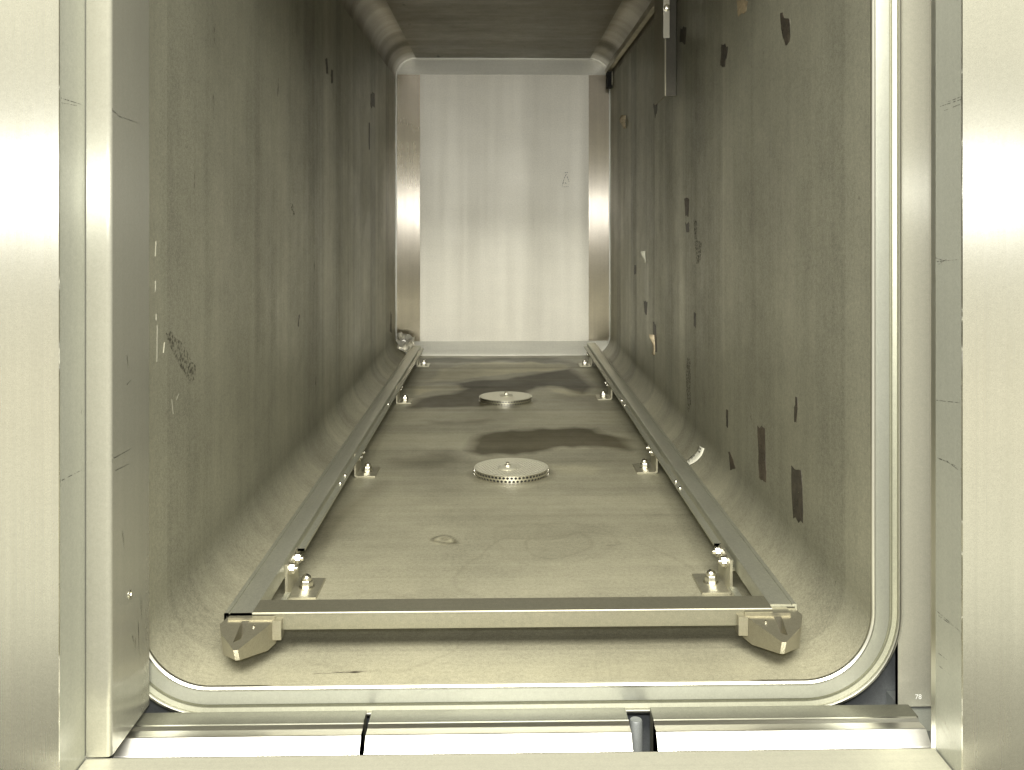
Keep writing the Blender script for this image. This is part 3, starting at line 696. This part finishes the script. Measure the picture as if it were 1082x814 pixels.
# ------------------------------------------------------------------ floor strainers
def strainer(cx, cy, label, cap_off, first):
    root = empty('floor_strainer', (cx, cy, 0)); tag(root, label, 'drain strainer', 'round perforated strainers on the chamber floor')
    R, H = .0612, .0120
    O = (cx, cy, 0)
    # side wall with real round holes
    bm = bmesh.new(); nc, rows = 60, 2
    def pt(u, v, r=R): a = u / nc * 2 * math.pi; return (cx + r * math.cos(a), cy + r * math.sin(a), v)
    ch = (H - .0012) / rows
    for r in range(rows):
        for c in range(nc):
            u0 = c + (.5 if r % 2 else 0); z0 = .0004 + r * ch
            sq = [(u0, z0), (u0+.5, z0), (u0+1, z0), (u0+1, z0+ch/2), (u0+1, z0+ch), (u0+.5, z0+ch), (u0, z0+ch), (u0, z0+ch/2)]
            ang = [225, 270, 315, 0, 45, 90, 135, 180]
            o_ = [bm.verts.new(pt(*p)) for p in sq]
            i_ = [bm.verts.new(pt(u0 + .5 + .37 * math.cos(math.radians(a)), z0 + ch/2 + ch * .36 * math.sin(math.radians(a)))) for a in ang]
            for k in range(8): bm.faces.new((o_[k], o_[(k+1) % 8], i_[(k+1) % 8], i_[k]))
    bmesh.ops.remove_doubles(bm, verts=bm.verts, dist=1e-6)
    ws = bmobj('strainer_side', bm, M_bolt, root, org=O)
    s_ = ws.modifiers.new('s', 'SOLIDIFY'); s_.thickness = .0007; s_.offset = -1
    # top plate with a grid of round holes
    bm = bmesh.new(); p_ = .0054; hr = .0020; n = 13
    def clampR(x, y):
        d = math.hypot(x, y); return (x, y) if d <= R - .0006 else (x * (R-.0006) / d, y * (R-.0006) / d)
    for i in range(-n, n):
        for j in range(-n, n):
            cs = [(i*p_, j*p_), ((i+.5)*p_, j*p_), ((i+1)*p_, j*p_), ((i+1)*p_, (j+.5)*p_), ((i+1)*p_, (j+1)*p_), ((i+.5)*p_, (j+1)*p_), (i*p_, (j+1)*p_), (i*p_, (j+.5)*p_)]
            ins = [math.hypot(*c) <= R - .001 for c in cs]
            if not any(ins): continue
            ro = math.radians(20); rot = lambda x, y: (x*math.cos(ro) - y*math.sin(ro), x*math.sin(ro) + y*math.cos(ro))
            V = lambda x, y: bm.verts.new((cx + rot(x, y)[0], cy + rot(x, y)[1], H + .0006 * (1 - (x*x+y*y)/R/R)))
            mx, my = (i+.5)*p_, (j+.5)*p_
            if all(ins) and math.hypot(mx, my) > .017:
                o_ = [V(*c) for c in cs]
                i_ = [V(mx + hr * math.cos(math.radians(a)), my + hr * math.sin(math.radians(a))) for a in (225, 270, 315, 0, 45, 90, 135, 180)]
                for k in range(8): bm.faces.new((o_[k], o_[(k+1) % 8], i_[(k+1) % 8], i_[k]))
            else:
                cc = [clampR(*c) for c in cs]
                try: bm.faces.new([V(*c) for c in cc])
                except ValueError: pass
    bmesh.ops.remove_doubles(bm, verts=bm.verts, dist=1e-6)
    tp = bmobj('strainer_top', bm, M_drain, root, org=O)
    s_ = tp.modifiers.new('s', 'SOLIDIFY'); s_.thickness = .0007; s_.offset = 0
    bm = bmesh.new(); lathe_bm(bm, (cx, cy, .0006), [(R - .003, 0), (R - .003, .0004)], 'z', 40)
    bmobj('dark_interior_disc', bm, M_black, root, org=O)  # flat black disc, the dark inside of the strainer put into colour
    # domed washer with its screw
    wx0, wy0 = cx + cap_off[0], cy + cap_off[1]
    bm = bmesh.new(); lathe_bm(bm, (wx0, wy0, H + .0004), [(.0155, 0), (.0155, .0012), (.0135, .0030), (.0070, .0042)], 'z', 32)
    ck = bmobj('washer', bm, M_drain, root, org=O, smooth_angle=40)
    bm = bmesh.new(); hex_bm(bm, (wx0, wy0, H + .0040), .0050, .0035, 'z'); lathe_bm(bm, (wx0, wy0, H + .0070), [(.0026, 0), (.0026, .003), (.0012, .0044)], 'z', 12)
    bmobj('screw', bm, M_bolt, root, org=O, smooth_angle=40)
strainer(.0175, 1.636, 'round perforated strainer nearer the mouth, bright holed rim and domed cap', (-.006, -.012), True)
strainer(.0120, 2.292, 'smaller looking dark strainer farther back among the wet stains', (.001, .0), False)

# ------------------------------------------------------------------ upper right support bar and its brackets
sb = empty('support_bar', (.325, 1.9, .87)); tag(sb, 'slim steel bar running back along the upper right corner of the chamber', 'bar')
bm = extrude_bm([(.3200, .866), (.3300, .864), (.3330, .870), (.3330, .880), (.3210, .882), (.3190, .876)], 'y', .93, 3.035, .0006, 1)
bmobj('bar_body', bm, M_pipe, sb, org=world_loc(sb), smooth_angle=30)
bmobj('end_clip', box_bm(.3215, .3365, 2.99, 3.03, .818, .866, .0015, 2), M_black, sb, org=world_loc(sb))
bmobj('end_clip_plate', box_bm(.3325, .3345, 2.962, 2.972, .822, .862, .0004, 1), M_pipe, sb, org=world_loc(sb))
hb = empty('hanging_bracket', (.32, 1.85, .65)); tag(hb, 'bent steel bracket hanging down the upper right wall with a bright bolted tab', 'bracket')
HO = world_loc(hb)
M_wing = metal('hanger_wing', (.30, .28, .21), .45, .7, 0, grain=.14, blotch=.15)
ZB, ZH = .6500, .8640
bmobj('front_strip', box_bm(.3090, .3280, 1.8500, 1.8524, ZB, ZH, .0003, 1), M_hang, hb, org=HO)
bm = bmesh.new()
v = [bm.verts.new(p) for p in ((.3065, 1.8500, ZB), (.3088, 1.8500, ZB), (.3088, 1.975, ZB - .003), (.3065, 1.975, ZB - .003), (.3065, 1.8500, ZH), (.3088, 1.8500, ZH), (.3088, 1.975, ZH), (.3065, 1.975, ZH))]
for f in ((0,3,2,1),(4,5,6,7),(0,1,5,4),(1,2,6,5),(2,3,7,6),(3,0,4,7)): bm.faces.new([v[i] for i in f])
bmobj('side_wing', bm, M_wing, hb, org=HO)
bmobj('bright_edge', box_bm(.3282, .3292, 1.8485, 1.8530, ZB, ZH, .0003, 1), M_rail, hb, org=HO)
bmobj('bolted_tab', box_bm(.3020, .3135, 1.8380, 1.8400, .7560, .8600, .0005, 1), M_bolt, hb, org=HO)
bm = bmesh.new(); lathe_bm(bm, (.3085, 1.8378, .812), [(.0062, 0), (.0062, -.003), (.0050, -.006), (.0024, -.007)], 'y', 16)
bmobj('bolt', bm, M_bolt, hb, org=HO, smooth_angle=40)
bmobj('tab_spacer', box_bm(.3030, .3125, 1.8402, 1.8498, .78, .83, .0005, 1), M_black, hb, org=HO)

# ------------------------------------------------------------------ loose paper strip in the lower right curve
lab = empty('paper_label', (.327, 1.69, .02)); tag(lab, 'small curved printed paper strip lying in the lower right curve beside the rail', 'paper label')
def on_curve(ang):      # point on the lower right fillet, ang 0 = floor side, 90 = wall side
    a = math.radians(-90 + ang); r = RAD - .0012
    return XR - RAD + r * math.cos(a), RAD + r * math.sin(a)
up_edge = [(1.6630, 35.6), (1.6631, 47.8), (1.656, 58.1), (1.6584, 69.2)]
lo_edge = [(1.6358, 36.2), (1.6251, 48.5), (1.6199, 60.6), (1.6213, 72.2)]
def lerp_edge(e, t):
    k = min(int(t * 3), 2); f = t * 3 - k
    return e[k][0] + (e[k+1][0] - e[k][0]) * f, e[k][1] + (e[k+1][1] - e[k][1]) * f
bm = bmesh.new(); NL = 12; rows = []
for i in range(NL + 1):
    t_ = i / NL; row = []
    (ya, aa), (yb, ab) = lerp_edge(up_edge, t_), lerp_edge(lo_edge, t_)
    for s_i in range(4):
        f = s_i / 3; q = on_curve(aa + (ab - aa) * f)
        row.append(bm.verts.new((q[0] - .0012 * math.sin(math.pi * f), ya + (yb - ya) * f, q[1] + .0005)))
    rows.append(row)
for a_, b_ in zip(rows, rows[1:]):
    for k in range(3): bm.faces.new((a_[k], a_[k+1], b_[k+1], b_[k]))
P_lab = bmobj('paper', bm, M_paper, lab, org=world_loc(lab), smooth_angle=60)
so = P_lab.modifiers.new('s', 'SOLIDIFY'); so.thickness = .0004
for t0, f0, t1, f1 in ((.10, .35, .16, .55), (.26, .25, .36, .42), (.40, .25, .50, .40), (.72, .3, .80, .7), (.86, .3, .94, .65)):   # smudged print
    q4 = []
    for tt, ff in ((t0, f0), (t1, f0), (t1, f1), (t0, f1)):
        (ya, aa), (yb, ab) = lerp_edge(up_edge, tt), lerp_edge(lo_edge, tt); q = on_curve(aa + (ab - aa) * ff)
        q4.append((q[0] - .0012 * math.sin(math.pi * ff) - .0006, ya + (yb - ya) * ff, q[1] + .0011))
    obj('printed_line', q4, [(0, 1, 2, 3)], M_ink, P_lab, org=world_loc(lab))

# crumpled scrap behind the left rail at the far end
cr = bmesh.new(); random.seed(5); gridv = []
for i in range(7):
    r_ = []
    for j in range(6):
        r_.append(cr.verts.new((-.312 + .052 * i / 6 + random.uniform(-.004, .004), 2.985 + .03 * (j / 5) + random.uniform(-.01, .01), .030 + .050 * j / 5 - .020 * i / 6 + random.uniform(-.005, .005))))
    gridv.append(r_)
for i in range(6):
    for j in range(5): cr.faces.new((gridv[i][j], gridv[i+1][j], gridv[i+1][j+1], gridv[i][j+1]))
cro = bmobj('foil_scrap', cr, metal('crumpled_foil', (.78, .76, .68), .35, .7, 0, grain=.05), None, org=(-.29, 3.0, .03))
so = cro.modifiers.new('s', 'SOLIDIFY'); so.thickness = .0006
tag(cro, 'crumpled pale foil scrap in the far left corner behind the rail end', 'foil scrap')
